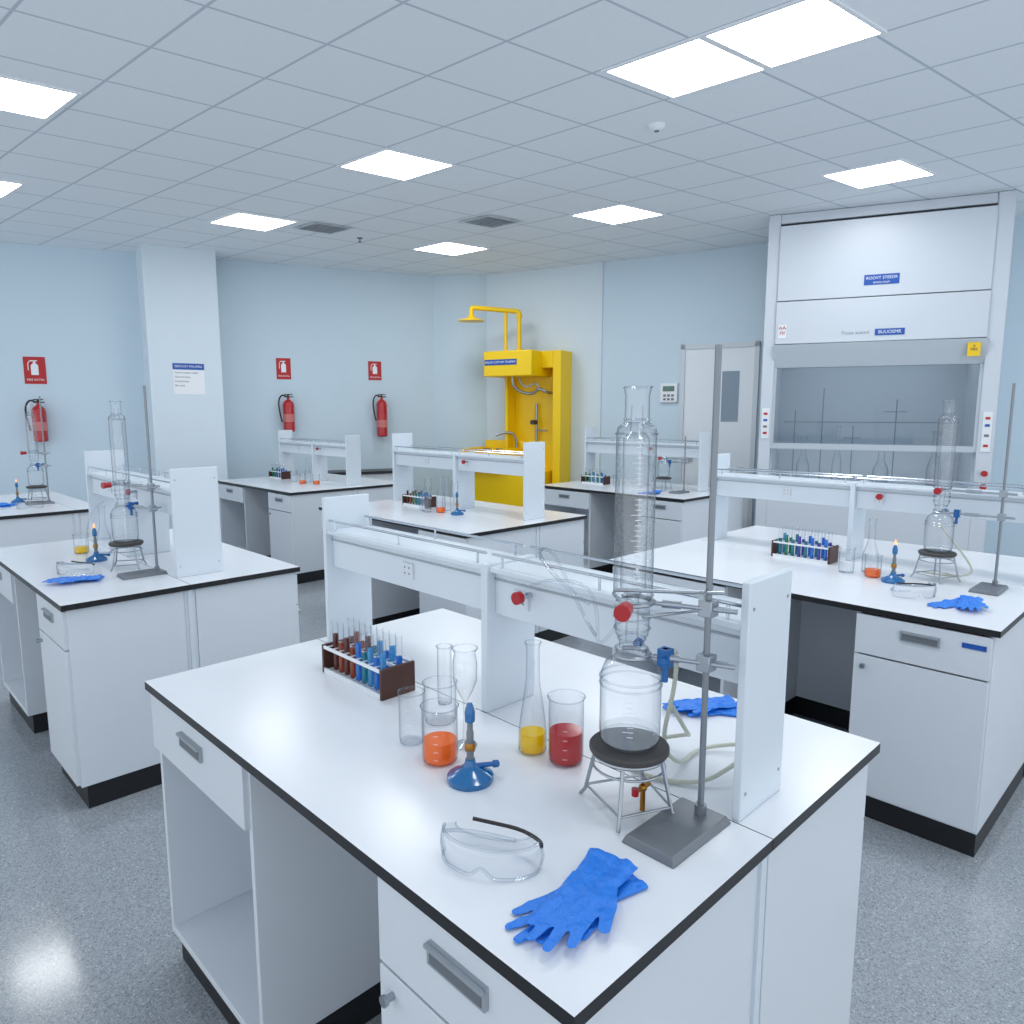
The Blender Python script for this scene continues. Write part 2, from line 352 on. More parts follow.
# ---------------------------------------------------------------- glassware
def beaker(r,h,liq=None,lh=0,label='clear glass beaker',n=28):
    m=M().lathe([(0,.003),(r*.85,.003),(r*.97,.008),(r,.02),(r,h-.004),(r+.004,h),(r+.005,h+.002)],n)
    m.ring(r*1.06,h,.0014,24).ring(r*.9,.005,.0016,24)
    o=thing('beaker',label,'beaker',me=m.mesh('beaker',[GL]))
    g=M()
    for i in range(1,6):
        z=h*i/7;a0=-2.6
        g.add([((r+.0006)*math.cos(a0+d),(r+.0006)*math.sin(a0+d),z+dz) for d,dz in((0,0),(.25,0),(.25,.0012),(0,.0012))],[(0,1,2,3)])
    part(g,'graduation',SIGNW,o)
    if liq:
        q=r-.0025;part(M().lathe([(0,.005),(q*.85,.005),(q*.97,.01),(q,.02),(q,lh),(0,lh)],n),'liquid',liq,o)
    return o
def flask(r,h,liq,lh,label):
    m=M().lathe([(0,.003),(r*.9,.003),(r,.012),(r,h*.30),(r*.9,h*.38),(r*.62,h*.50),(r*.42,h*.60),(r*.38,h*.93),(r*.5,h)],28)
    m.ring(r*.5,h,.0015,20).ring(r*.95,.006,.0016,24)
    o=thing('flask',label,'flask',me=m.mesh('flask',[GL]));q=r-.003
    if liq: part(M().lathe([(0,.005),(q*.9,.005),(q,.014),(q,lh),(0,lh)],28),'liquid',liq,o)
    return o
def conical(r,h,liq,lh,label):
    m=M().lathe([(0,.003),(r*.92,.003),(r,.012),(r*.97,.06),(r*.85,.10),(r*.48,h*.66),(r*.46,h*.95),(r*.56,h)],28)
    m.ring(r*.56,h,.0016,20).ring(r*.95,.006,.0016,24)
    o=thing('conical_flask',label,'flask',me=m.mesh('conical_flask',[GL]));q=r-.003
    part(M().lathe([(0,.005),(q*.9,.005),(q,.014),(q*.97,lh),(0,lh)],28),'liquid',liq,o)
    return o
def at(o,x,y,z=.9,rot=0): o.location=(x,y,z);o.rotation_euler=(0,0,rot);return o
at(beaker(.034,.145,label='small empty glass beaker beside the tube rack'),1.11,1.52)
at(beaker(.047,.12,label='empty clear glass beaker'),1.25,1.57)
at(beaker(.022,.185,label='tall narrow glass cylinder'),1.34,1.66)
at(beaker(.046,.15,L_OR,.06,'glass beaker part filled with orange liquid'),1.10,1.385)
at(conical(.038,.30,L_YE,.055,'tall conical glass flask with yellow liquid'),1.31,1.255)
at(beaker(.045,.175,L_RE,.085,'glass beaker half filled with red liquid'),1.33,1.155)
def funnel(x,y):
    fn=thing('glass_funnel','clear glass bulb funnel on a slim stem and foot','funnel',(x,y,.9))
    part(M().lathe([(0,.002),(.03,.002),(.03,.006),(.008,.016),(.006,.06),(.006,.13),(.02,.155),(.032,.185),(.033,.235),(.028,.262),(.034,.275)],24).ring(.034,.275,.0015).ring(.03,.004,.0016),'bulb',GL,fn)
    part(M().cyl((.006,0,.1),(.03,0,.1),.004).cyl((.03,0,.09),(.03,0,.11),.005),'tap',WHT,fn)
funnel(1.20,1.40);funnel(4.05,5.22);funnel(4.08,4.88)
def bunsen(loc,flame=False):
    r=thing('bunsen_burner','blue based bunsen burner with metal barrel'+(' and small lit flame' if flame else ''),'bunsen burner',loc,group='bunsen burners')
    part(M().lathe([(0,.0),(.056,0),(.058,.006),(.057,.014),(.045,.022),(.022,.034),(.014,.044),(.012,.056),(0,.056)],32),'base',BLUEP,r)
    part(M().lathe([(0,.05),(.009,.05),(.009,.075),(.012,.076),(.012,.1),(.009,.101),(.009,.125),(.007,.13),(.007,.165),(.009,.168),(.009,.185),(.006,.187),(0,.187)],20),'barrel',GREYM,r)
    part(M().lathe([(.0095,.15),(.012,.152),(.013,.158),(.013,.176),(.0105,.186),(.006,.198),(0,.2)],20),'tip',BLUEP,r)
    part(M().lathe([(.0125,.08),(.0135,.082),(.0135,.096),(.0125,.098)],20),'collar',BRASS,r)
    part(M().cyl((.01,-.005,.036),(.068,-.03,.03),.006).cyl((.055,-.024,.031),(.066,-.029,.03),.009),'gas_inlet',BLUEB,r)
    if flame: part(M().lathe([(0,.198),(.004,.201),(.006,.208),(.004,.218),(0,.230)],14),'flame',FLAME,r)
    return r
b1=bunsen((1.09,1.255,.9));b2=bunsen((4.04,1.24,.9),True)
copy_thing(b2,(1.20,4.80,.9));copy_thing(b1,(4.0,4.75,.9));copy_thing(b2,(1.46,8.42,.9))
def tube_obj(liq,lh):
    m=M().lathe([(0,0),(.006,.001),(.0098,.005),(.0105,.01),(.0105,.172),(.0125,.175)],14)
    o=thing('test_tube','glass test tube with coloured liquid in a rack','test tube',me=m.mesh('test_tube',[GL]),group='test tubes in racks')
    part(M().lathe([(0,.001),(.0055,.002),(.0092,.006),(.0098,.011),(.0098,lh),(0,lh)],14),'liquid',liq,o);return o
protos={}
LM={'r':L_BR,'t':L_TE,'b':L_BL,'g':L_GR,'o':L_AM,'c':L_CY,'p':L_PU}
def rack(x,y,rot,cols,cols2=None):
    L=.36;W=.13
    r=thing('test_tube_rack','wooden ended test tube rack with white metal rails','test tube rack',(x,y,.9),rot,group='test tube racks')
    part(M().box(-W/2,W/2,-L/2,-L/2+.012,0,.1),'end_block',WOOD,r,bev=.002)
    part(M().box(-W/2,W/2,L/2-.012,L/2,0,.1),'end_block',WOOD,r,bev=.002)
    part(M().box(-W/2,W/2,-L/2+.012,L/2-.012,.0,.008),'bottom_shelf',WHT,r)
    n=len(cols)
    for z,th in((.012,.006),(.092,.005)):
        k=M()
        for xx in(-W/2+.004,0,W/2-.004): k.box(xx-.003,xx+.003,-L/2+.01,L/2-.01,z-th,z+th)
        for i in range(n+1):
            yy=-L/2+.02+(L-.04)*i/n; k.box(-W/2+.004,W/2-.004,yy-.002,yy+.002,z-.002,z+.002)
        part(k,'rail',WHT,r)
    c,s=math.cos(rot),math.sin(rot)
    for i in range(n):
        yy=-L/2+.02+(L-.04)*(i+.5)/n
        for ri in range(2):
            xx=(-.031,.031)[ri];cc=(cols,cols2 or cols)[ri][i]
            key=(cc,(i+ri)%2)
            if key not in protos:
                o=tube_obj(LM[cc],.105 if key[1] else .13);protos[key]=o
                o.location=(x+c*xx-s*yy,y+s*xx+c*yy,.9085)
            else: copy_thing(protos[key],(x+c*xx-s*yy,y+s*xx+c*yy,.9085))
rack(1.275,1.99,0,'cbctboror','bcbctroor')
rack(4.30,1.83,0,'bpbtptgt','pbtbptgc')
rack(4.12,5.45,0,'bcttgor')
rack(4.5,9.0,0,'bbttg')
rack(6.95,5.6,0,'bgctg')
for x,y,q,h in((4.09,1.36,L_OR,.12),(1.2,5.12,L_YE,.12),(3.98,4.95,L_OR,.13),(4.35,8.1,L_OR,.12),(4.45,7.95,L_OR,.12)):
    at(beaker(.042,h,q,h*.35,'small glass beaker with orange yellow liquid'),x,y)
for x,y in((4.19,1.41),(1.3,5.0),(4.09,5.0),(4.1,5.1),(4.5,8.25),(6.9,4.75)): at(flask(.042,.3,None,0,'tall necked clear glass flask on the bench'),x,y)
for x,y in((3.95,5.15),(4.42,8.45),(6.85,5.2),(4.09,1.5),(3.9,5.05)): at(beaker(.04,.14,label='empty glass beaker on a lab bench'),x,y)
# ---------------------------------------------------------------- distillation set
def tripod(loc):
    r=thing('tripod_stand','steel wire tripod with dark gauze heating plate','tripod stand',loc,group='tripod stands')
    part(M().ring(.08,.132,.004).ring(.045,.132,.003).cyl((-.08,0,.132),(.08,0,.132),.003).cyl((0,-.08,.132),(0,.08,.132),.003).ring(.081,.105,.003),'ring',STEEL,r)
    E=[]
    for a in(.3,1.9,3.6,4.95):
        c,s=math.cos(a),math.sin(a);E.append((c,s))
        part(M().tube([(.078*c,.078*s,.13),(.104*c,.104*s,.02),(.116*c,.116*s,.004)],.0045,8),'leg',STEEL,r)
    k=M()
    for i in range(4):
        (c,s),(c2,s2)=E[i],E[(i+1)%4];k.cyl((.102*c,.102*s,.03),(.102*c2,.102*s2,.03),.003,8)
    part(k,'brace',STEEL,r)
    part(M().lathe([(0,.138),(.087,.138),(.09,.142),(.09,.15),(.087,.153),(.05,.154),(.048,.158),(0,.158)],36),'gauze_plate',DARKM,r)
    return r
def boiler(loc):
    o=thing('boiling_flask','clear glass boiling vessel with shoulder and neck','flask',loc,group='boiling flasks')
    k=M().lathe([(0,.002),(.058,.002),(.066,.01),(.068,.03),(.068,.145),(.066,.165),(.058,.185),(.042,.197),(.034,.205),(.034,.22)],36)
    for rr,z in((.069,.14),(.036,.22),(.064,.012),(.069,.155)): k.ring(rr,z,.0022)
    part(k,'vessel',GL,o)
    part(M().lathe([(0,.005),(.056,.005),(.064,.012),(.064,.03),(0,.03)],36),'liquid',WATER,o)
    k=M()
    for i in range(8):
        z=.04+.011*i;w=.35 if i%2 else .2
        k.add([(.0686*math.cos(a),.0686*math.sin(a),zz) for a,zz in((-2.4-w,z),(-2.4,z),(-2.4,z+.0012),(-2.4-w,z+.0012))],[(0,1,2,3)])
    part(k,'graduation',SIGNW,o);return o
def column(loc):
    o=thing('glass_column','tall graduated clear glass column above the flask','glass column',loc,group='glass columns')
    k=M().lathe([(.028,0),(.028,.02),(.036,.03),(.038,.045),(.038,.09),(.034,.10),(.036,.108)],36)
    for rr,z in((.040,.07),(.036,.104),(.030,.02),(.039,.045)): k.ring(rr,z,.0024)
    part(k,'joint',GL,o)
    k=M().lathe([(.036,.108),(.042,.114),(.043,.12),(.043,.470),(.041,.482),(.034,.490),(.026,.495)],40)
    for rr,z in((.044,.12),(.044,.47)): k.ring(rr,z,.002)
    part(k,'jacket',GLC,o)
    k=M().lathe([(.026,.495),(.026,.55),(.030,.568)],32);k.ring(.030,.568,.0022).ring(.027,.50,.0022);part(k,'neck',GL,o)
    part(M().lathe([(.014,.01),(.014,.12),(.028,.13),(.028,.46),(.014,.475),(.012,.53)],24),'inner_tube',GL,o)
    k=M()
    for i in range(30):
        z=.135+.011*i;w=.5 if i%5==0 else .3
        k.add([(.0438*math.cos(a),.0438*math.sin(a),zz) for a,zz in((-2.2-w,z),(-2.2,z),(-2.2,z+.0016),(-2.2-w,z+.0016))],[(0,1,2,3)])
    part(k,'graduation',SIGNW,o)
    return o
def stand(loc,tx,ty,h=1.03,bz=(.485,.365),extra=False):
    r=thing('retort_stand','grey metal retort stand with clamps gripping the glassware','retort stand',loc,group='retort stands')
    b=M();x0,x1,y0,y1=-.19,.04,-.055,.075;z=.018;i=.008
    b.add([(x0,y0,0),(x1,y0,0),(x1,y1,0),(x0,y1,0),(x0+i,y0+i,z),(x1-i,y0+i,z),(x1-i,y1-i,z),(x0+i,y1-i,z)],[(0,3,2,1),(0,1,5,4),(1,2,6,5),(2,3,7,6),(3,0,4,7),(4,5,6,7)])
    part(b,'base_plate',GREYM,r,bev=.003)
    part(M().cyl((0,0,.015),(0,0,h),.007,16).cyl((0,0,.015),(0,0,.04),.013,16),'rod',ROD,r)
    d=Vector((tx-loc[0],ty-loc[1],0));L=d.length;d.normalize();n=Vector((-d.y,d.x,0))
    for q,zz in enumerate(bz):
        up=Vector((0,0,zz))
        k=M();k.box(-.016,.016,-.016,.016,zz-.018,zz+.018);k.cyl(tuple(up-d*.045),tuple(up-d*.015),.006);k.cyl(tuple(up-n*.018),tuple(up-n*.05),.0055)
        cl=part(k,'boss_head',[STEEL],r,bev=.002)
        k=M();k.cyl(tuple(up-d*.06+n*.012),tuple(up+d*(L-.05)),.0055,10);k.cyl(tuple(up+d*(L*.35)),tuple(up+d*(L*.6)),.009,12)
        R=.045 if q==0 else .04
        cen=up+d*L
        for s1 in(1,-1):
            pts=[cen+d*(-R*1.2)]
            for a in range(0,8):
                t=math.pi-a*.33; pts.append(cen+d*(R*math.cos(t))+n*(s1*R*math.sin(t)))
            k.tube([tuple(p) for p in pts],.0055,8)
        if q==0 and extra:
            w2=Vector((0,0,.035));k.cyl(tuple(up+w2-n*.05),tuple(up+w2+n*.05+d*.01),.005);k.cyl(tuple(up+w2-d*.03),tuple(up+w2+d*(L+.03)+n*.055),.0045)
            k.cyl(tuple(up-Vector((0,0,.02))-n*.07),tuple(up-Vector((0,0,.02))+d*(L*.8)+n*.05),.004)
        part(k,'clamp_jaw',STEEL,cl)
        if q==0:
            part(M().cyl(tuple(cen+n*R),tuple(cen+n*(R+.03)),.006),'clamp_screw',STEEL,cl)
            kk=M().cyl(tuple(cen+n*(R+.02)),tuple(cen+n*(R+.05)),.015,18).cyl(tuple(cen+n*(R+.05)),tuple(cen+n*(R+.064)),.018,18)
            part(kk,'clamp_knob',RED,cl)
        else:
            c0=up+d*(L-.075);k=M();k.box(c0.x-.013,c0.x+.013,c0.y-.013,c0.y+.013,zz-.02,zz+.02);k.cyl((c0.x,c0.y,zz-.055),(c0.x,c0.y,zz+.02),.007);k.cyl(tuple(c0-n*.03),tuple(c0+n*.03),.007);part(k,'blue_clip',BLUEB,cl)
            k=M();k.cyl(tuple(cen+n*(-R-.03)),tuple(cen+n*(-R)),.006);k.cyl(tuple(cen+n*(-R-.045)),tuple(cen+n*(-R-.03)),.011);part(k,'clamp_screw',BLUEB,cl)
    return r
def still(tx,ty,sx,sy,extra=False):
    tripod((tx,ty,.9));boiler((tx,ty,1.058));column((tx,ty,1.28));stand((sx,sy,.9),tx,ty,extra=extra)
still(1.268,.912,1.335,.765,True)
still(1.27,4.45,1.34,4.18)
still(4.26,1.10,4.27,.83)
still(1.62,8.38,1.66,8.12)
tripod((6.85,4.55,.9));boiler((6.85,4.55,1.058));stand((6.88,4.3,.9),6.85,4.55,h=.62,bz=(.37,.33))
def hose(pts,label,r=.0055,mat=HOSE,sm=3):
    m=M().tube(pts,r,10,smooth=sm);return thing('rubber_hose',label,'hose',me=m.mesh('rubber_hose',[mat]))
hose([(1.34,.86,1.25),(1.37,.86,1.27),(1.40,.88,1.16),(1.42,.93,.99),(1.50,.92,.91),(1.62,.95,.907),(1.70,.86,.925),(1.64,.79,.96),(1.55,.80,.94),(1.46,.84,.907),(1.40,.95,.907),(1.42,1.03,.907),(1.55,1.05,.92),(1.60,.96,.95),(1.50,.90,1.0),(1.42,.90,1.10)],'tangled pale rubber hose beside the glass still')
hose([(1.37,1.0,1.36),(1.34,1.0,1.30),(1.33,1.06,1.22),(1.36,1.08,1.30),(1.37,1.12,1.37),(1.37,1.25,1.36),(1.365,1.32,1.33)],'thin clear hose hanging along the service shelf',.004,GLT)
hose([(1.19,.97,1.38),(1.20,1.08,1.42),(1.26,1.2,1.46),(1.34,1.22,1.45),(1.35,1.18,1.38),(1.31,1.08,1.30),(1.25,1.0,1.29)],'thin clear hose curling beside the glass column',.004,GLT)
hose([(4.36,1.12,1.17),(4.385,1.15,1.2),(4.40,1.0,1.02),(4.39,.95,.94),(4.39,1.02,.907),(4.40,1.2,.907)],'pale rubber hose hanging by the glass still')
hose([(1.16,4.40,1.30),(1.10,4.42,1.26),(1.08,4.5,1.10),(1.1,4.6,.94),(1.12,4.7,.907),(1.2,4.70,.907)],'thin clear hose hanging by the glass still',.004,GLT)
r=thing('gas_tap','small brass gas tap on a bench mounted pipe','gas tap',(1.28,.88,.9))
part(M().cyl((0,0,0),(0,0,.05),.006).sph((0,0,.055),.01).cyl((-.03,0,.055),(.025,0,.055),.005),'body',BRASS,r);part(M().cyl((-.03,0,.047),(-.03,0,.064),.008),'handle',RED,r)
# ---------------------------------------------------------------- goggles
def goggles(loc,rot):
    r=thing('safety_goggles','clear plastic safety goggles lying on the worktop','safety goggles',loc,rot,group='safety goggles')
    N=36
    def pt(t):
        a=math.pi+math.pi*t
        return (.106*math.cos(a),.066*math.sin(a))
    lens=M();vs=[];fs=[]
    for i in range(N+1):
        t=i/N;x,y=pt(t);no=.020*math.exp(-(x/.016)**2)
        for z,b in zip([.004+no,.016+no*.6,.032,.05,.062],[.96,1.0,1.02,1.0,.95]): vs.append((x*b,y*b,z))
    for i in range(N):
        for j in range(4): fs.append((i*5+j,(i+1)*5+j,(i+1)*5+j+1,i*5+j+1))
    lens.add(vs,fs);part(lens,'lens',GLT,r)
    fr=M();loop=[vs[i*5] for i in range(N+1)]+[vs[N*5+2]]+[vs[i*5+4] for i in range(N,-1,-1)]+[vs[2]]
    fr.tube(loop,.0032,8,closed=True)
    sk=[(x*.8,y*.55+.012,z) for x,y,z in[vs[i*5+4] for i in range(N+1)]]
    part(fr,'frame',GLT,r)
    sk2=M();vv=[];ff=[]
    for i in range(N+1): vv+= [vs[i*5+4],sk[i]]
    for i in range(N): ff.append((2*i,2*i+2,2*i+3,2*i+1))
    sk2.add(vv,ff).tube(sk,.002,6);part(sk2,'brow_skirt',GLT,r)
    part(M().tube([(-.103,0,.045),(-.09,.05,.02),(-.04,.075,.006),(.03,.07,.006)],.004,8,smooth=2),'arm',GLT,r)
    part(M().tube([(.104,0,.05),(.098,.02,.048),(.05,.045,.05),(-.02,.05,.05),(-.055,.04,.058)],.004,8,smooth=2),'arm',RUB,r,label='black goggle arm')
    return r
g0=goggles((.91,.985,.9),math.radians(-62))
copy_thing(g0,(1.02,4.50,.9),math.radians(-50));copy_thing(g0,(3.80,1.07,.9),math.radians(-40));copy_thing(g0,(1.45,7.85,.9),0)
# ---------------------------------------------------------------- gloves
def glove_mesh(seed):
    rnd=random.Random(seed);m=M()
    base=[(.150,.032),(.158,.011),(.156,-.011),(.145,-.031)];Ls=[.066,.084,.080,.062];an=[.10,.03,-.05,-.13]
    for (bx,by),l,a in zip(base,Ls,an):
        a+=rnd.uniform(-.05,.05);c,s=math.cos(a),math.sin(a)
        p1=(bx+l*.5*c,by+l*.5*s,0.004);a2=a+rnd.uniform(-.15,.12);p2=(p1[0]+l*.5*math.cos(a2),p1[1]+l*.5*math.sin(a2),0)
        m.cyl((bx-.02,by,0),p1,.0116,12,r2=.0108);m.cyl(p1,p2,.0108,12,r2=.0088);m.sph(p1,.0108,12);m.sph(p2,.0089,12)
        m.cyl((.06,by*.8,0),(bx,by,0),.02,12,r2=.013);m.sph((bx,by,0),.013,12)
    m.cyl((.06,.02,0),(.105,.05,.004),.022,12,r2=.0135);m.cyl((.105,.05,.004),(.155,.066,.0),.013,12,r2=.0105);m.sph((.105,.05,.004),.0138,12);m.sph((.157,.066,0),.0107,12)
    m.sph((.09,0,0),.043,16,sc=(1.1,.95,.45))
    for yy in(-.020,0,.020): m.cyl((-.02,yy*1.5,0),(.08,yy,0),.020,12,r2=.019)
    me=m.mesh('g',[NIT]);o=bpy.data.objects.new('g',me);COL.objects.link(o)
    rm=o.modifiers.new('r','REMESH');rm.mode='VOXEL';rm.voxel_size=.0028;rm.use_smooth_shade=True
    sm=o.modifiers.new('s','SMOOTH');sm.iterations=4;sm.factor=.6
    bpy.context.view_layer.update()
    me2=bpy.data.meshes.new_from_object(o.evaluated_get(bpy.context.evaluated_depsgraph_get()));bpy.data.objects.remove(o)
    from mathutils import noise
    for v in me2.vertices:
        x,y,z=v.co;w=noise.noise(Vector((x*24,y*60,seed)))*.007+noise.noise(Vector((x*60,y*60,seed)))*.003
        v.co.z=z*.24+(w*max(0,min(1,(z+.008)/.014)))
    zm=min(v.co.z for v in me2.vertices)
    for v in me2.vertices: v.co.z-=zm
    me2.materials.clear();me2.materials.append(NIT)
    for p in me2.polygons:p.use_smooth=True
    me2.name='glove';return me2
GA,GB=glove_mesh(3),glove_mesh(8)
def glove(me,x,y,deg,z=.9,s=1.0):
    o=thing('glove','blue nitrile glove lying on the worktop','glove',(x,y,z),math.radians(deg),me=me,group='blue nitrile gloves');o.scale=(s,s,1);return o
ZG=.9145
glove(GA,1.05,.765,172,s=1.08);glove(GB,1.05,.795,192,z=ZG,s=1.08)
glove(GA,1.06,4.26,140);glove(GB,1.05,4.22,160,z=ZG)
glove(GA,3.86,.86,160);glove(GB,3.87,.84,190,z=ZG)
glove(GA,1.92,1.0,125,s=.85);glove(GB,1.94,1.03,145,z=ZG,s=.85)
glove(GA,6.65,4.5,160);glove(GB,6.65,4.48,190,z=ZG)
glove(GA,1.30,8.1,60);glove(GB,1.30,8.1,90,z=ZG)
# ---------------------------------------------------------------- fire extinguishers and signs
def wl(px,py): return (Vector((px,py))-W1).dot(du)
def extinguisher(s,z,h=.40):
    p=W1+du*s
    r=thing('fire_extinguisher','red fire extinguisher with black hose hung on the wall','fire extinguisher',(p.x,p.y,z),angL,group='wall mounted fire extinguishers')
    y=-.12
    part(M().lathe([(0,0),(.07,0),(.08,.012),(.08,h-.06),(.07,h-.02),(.04,h+.01),(.02,h+.02),(.02,h+.05),(0,h+.05)],28,c=(0,y,0)),'cylinder',REDX,r)
    part(M().lathe([(.081,.14),(.081,.25)],28,c=(0,y,0)),'label_band',pm('ext_label',(205,120,120),.5),r)
    part(M().box(-.05,.07,y-.012,y+.012,h+.05,h+.065).box(-.05,.06,y-.01,y+.01,h+.085,h+.098).cyl((0,y,h+.04),(0,y,h+.09),.014),'handle',RUB,r)
    part(M().tube([(-.02,y,h+.06),(-.09,y-.01,h+.09),(-.14,y-.02,h),(-.13,y-.03,h-.15),(-.1,y-.03,h-.3)],.011,8,smooth=3),'hose',RUB,r)
    part(M().box(-.04,.04,y+.07,-.002,h-.12,h-.06),'bracket',RUB,r)
def extsign(s,z,w=.2,h=.32):
    p=W1+du*s
    r=thing('safety_sign','red fire extinguisher sign with white pictogram','sign',(p.x,p.y,z),angL,group='red fire extinguisher signs')
    part(M().box(-w/2,w/2,-.006,0,0,h),'plate',SIGNR,r)
    k=M().lathe([(0,h*.33),(w*.17,h*.33),(w*.17,h*.68),(w*.1,h*.74),(w*.05,h*.76),(w*.05,h*.82),(0,h*.82)],20)
    k.v=[(x,-.009+y*.03,z_) for x,y,z_ in k.v]
    k.box(-w*.2,w*.14,-.01,-.0085,h*.83,h*.87).tube([(-w*.2,-.009,h*.85),(-w*.29,-.009,h*.75),(-w*.29,-.009,h*.5)],w*.025,6)
    part(k,'pictogram',SIGNW,r)
    text('FIRE EXTIN',w*.16,r,(0,-.0068,h*.15),(H90,0,0),SIGNW)
extinguisher(wl(2.23,10.93),1.40,.44);extsign(wl(2.21,10.93),2.13,.24,.34)
extinguisher(wl(5.1,9.86),1.49,.44);extsign(wl(5.07,9.87),2.24,.2,.30)
extinguisher(wl(6.38,9.39),1.40,.54);extsign(wl(6.32,9.41),2.25,.2,.28)
ra=math.radians(-12)
r=thing('notice_poster','white printed notice with blue heading on the pillar','poster',(3.24+.46*math.cos(ra),9.87+.46*math.sin(ra),2.0),ra)
part(M().box(-.19,.19,-.005,-.001,0,.40),'sheet',SIGNW,r);part(M().box(-.19,.19,-.007,-.005,.32,.40),'header',SIGNB,r)
text('SERVOIY PHUMRS',.042,r,(0,-.0078,.36),(H90,0,0),SIGNW)
for i,t in enumerate(('Oaurd to pliases sehed','Tlaie ssd nioqe','Liveng fuotiao','Blre eaud')): text(t,.03,r,(-.17,-.0058,.28-.055*i),(H90,0,0),INKD,align='LEFT')
p=C+dr*3.45
r=thing('wall_control_panel','small white control panel with display on the wall','control panel',(p.x,p.y,1.9),angR)
part(M().box(-.12,.12,-.05,0,0,.26),'housing',WHT,r,bev=.01);part(M().box(-.08,.08,-.054,-.05,.15,.22),'display',pm('lcd',(90,120,110),.2),r)
for i in range(3):
    for j in range(2):part(M().box(-.07+.055*i,-.035+.055*i,-.056,-.05,.03+.05*j,.06+.05*j),'button',GREYM,r)
# ---------------------------------------------------------------- emergency shower
r=thing('emergency_shower','yellow emergency shower and eyewash cabinet on the wall','safety shower',(C.x,C.y,0),angR)
c1=part(M().box(1.0,1.97,-.06,-.01,FZ,2.64).box(1.0,1.05,-.30,-.06,FZ,2.64).box(1.84,1.97,-.36,-.06,FZ,2.64).box(1.05,1.84,-.36,-.06,2.40,2.64),'back_panel',YEL,r,bev=.01)
c2=part(M().box(.86,1.66,-.66,-.06,2.28,2.64),'header_box',YEL,r,bev=.015)
sg=part(M().box(.88,1.42,-.666,-.66,2.44,2.52),'sign',SIGNB,c2);text('BALUR CUPTNIM TSNBMW',.042,sg,(1.15,-.6675,2.48),(H90,0,0),SIGNW)
pi=part(M().tube([(1.28,-.35,2.6),(1.28,-.35,3.14),(1.28,-.35,3.2),(1.25,-.37,3.22),(1.2,-.4,3.22),(.80,-.78,3.25),(.77,-.81,3.25),(.76,-.82,3.22),(.76,-.82,3.1)],.034,14,smooth=1).tube([(1.12,-.46,2.6),(1.12,-.46,3.22)],.026,12).cyl((1.28,-.35,2.6),(1.28,-.35,2.68),.06).cyl((1.12,-.46,2.6),(1.12,-.46,2.66),.05).cyl((1.28,-.35,3.12),(1.28,-.35,3.18),.045),'pipe',YELP,r)
part(M().lathe([(0,.08),(.04,.08),(.06,.05),(.18,.015),(.19,0),(0,0)],28,c=(.76,-.82,3.06)),'shower_head',YELP,r)
part(M().tube([(1.2,-.4,2.30),(1.2,-.4,2.15),(1.3,-.3,2.05),(1.5,-.3,2.03),(1.6,-.33,2.12),(1.72,-.3,2.05),(1.72,-.08,2.05)],.022,10,smooth=2).tube([(1.3,-.4,2.30),(1.32,-.38,2.2),(1.4,-.34,2.12),(1.55,-.34,2.2),(1.6,-.3,2.1)],.014,8,smooth=2),'valve_pipe',STEEL,r)
part(M().box(.60,1.78,-.70,-.0,FZ,.92),'pedestal',YEL,r,bev=.01)
k=M();X0,X1,Y0,Y1=.55,1.25,-.86,-.1
k.box(X0,X1,Y0,Y0+.05,.92,1.18).box(X0,X1,Y1-.05,Y1,.92,1.34).box(X0,X0+.05,Y0+.05,Y1-.05,.92,1.24).box(X1-.05,X1,Y0+.05,Y1-.05,.92,1.24).box(X0+.05,X1-.05,Y0+.05,Y1-.05,.92,1.08)
part(k,'eyewash_basin',YEL,r,bev=.015)
for x in(.78,1.0): part(M().lathe([(0,0),(.025,0),(.025,.10),(.06,.15),(.05,.15),(0,.12)],20,c=(x,-.45,1.08)),'eyewash_nozzle',STEEL,r)
part(M().tube([(1.15,-.2,1.1),(1.15,-.2,1.42),(1.05,-.3,1.48),(.9,-.4,1.42)],.02,10,smooth=2).cyl((1.45,-.12,.92),(1.45,-.12,1.9),.02).cyl((1.45,-.16,1.5),(1.65,-.16,1.5),.014),'eyewash_pipe',STEEL,r)
part(M().cyl((1.45,-.26,1.62),(1.45,-.14,1.62),.035),'valve_wheel',DARKM,r)
# ---------------------------------------------------------------- fume hood
HA=Vector((7.57,3.80));HB=Vector((8.34,1.80));hl=2.2;ha=math.atan2(HB.y-HA.y,HB.x-HA.x)
r=thing('fume_hood','large white fume cupboard with glass sash against the wall','fume hood',(HA.x,HA.y,0),ha)
D=1.05
HW=pm('hood_white',(204,212,221),.35,noise=.01);HG=pm('hood_grey',(188,198,207),.4);HIN=pm('hood_liner',(202,210,217),.35)
part(M().box(0,.12,0,D,FZ,CZ-.005).box(hl-.14,hl,0,D,FZ,CZ-.005).box(.12,hl-.14,D-.05,D,FZ,CZ-.005).box(.12,hl-.14,.02,D-.05,3.75,CZ-.005),'body',HW,r,bev=.006)
part(M().box(.12,hl-.14,-.02,.03,2.95,3.72),'upper_panel',HW,r,bev=.006)
part(M().box(.12,hl-.14,-.03,.03,2.50,2.94),'lower_panel',HW,r,bev=.006)
k=M();x0,x1=.10,hl-.12
k.add([(x0,-.06,2.49),(x1,-.06,2.49),(x1,.03,2.25),(x0,.03,2.25),(x0,.12,2.49),(x1,.12,2.49),(x1,.12,2.25),(x0,.12,2.25)],[(0,3,2,1),(0,1,5,4),(3,7,6,2),(0,4,7,3),(1,2,6,5),(4,5,6,7)])
part(k,'canopy',HG,r,bev=.004)
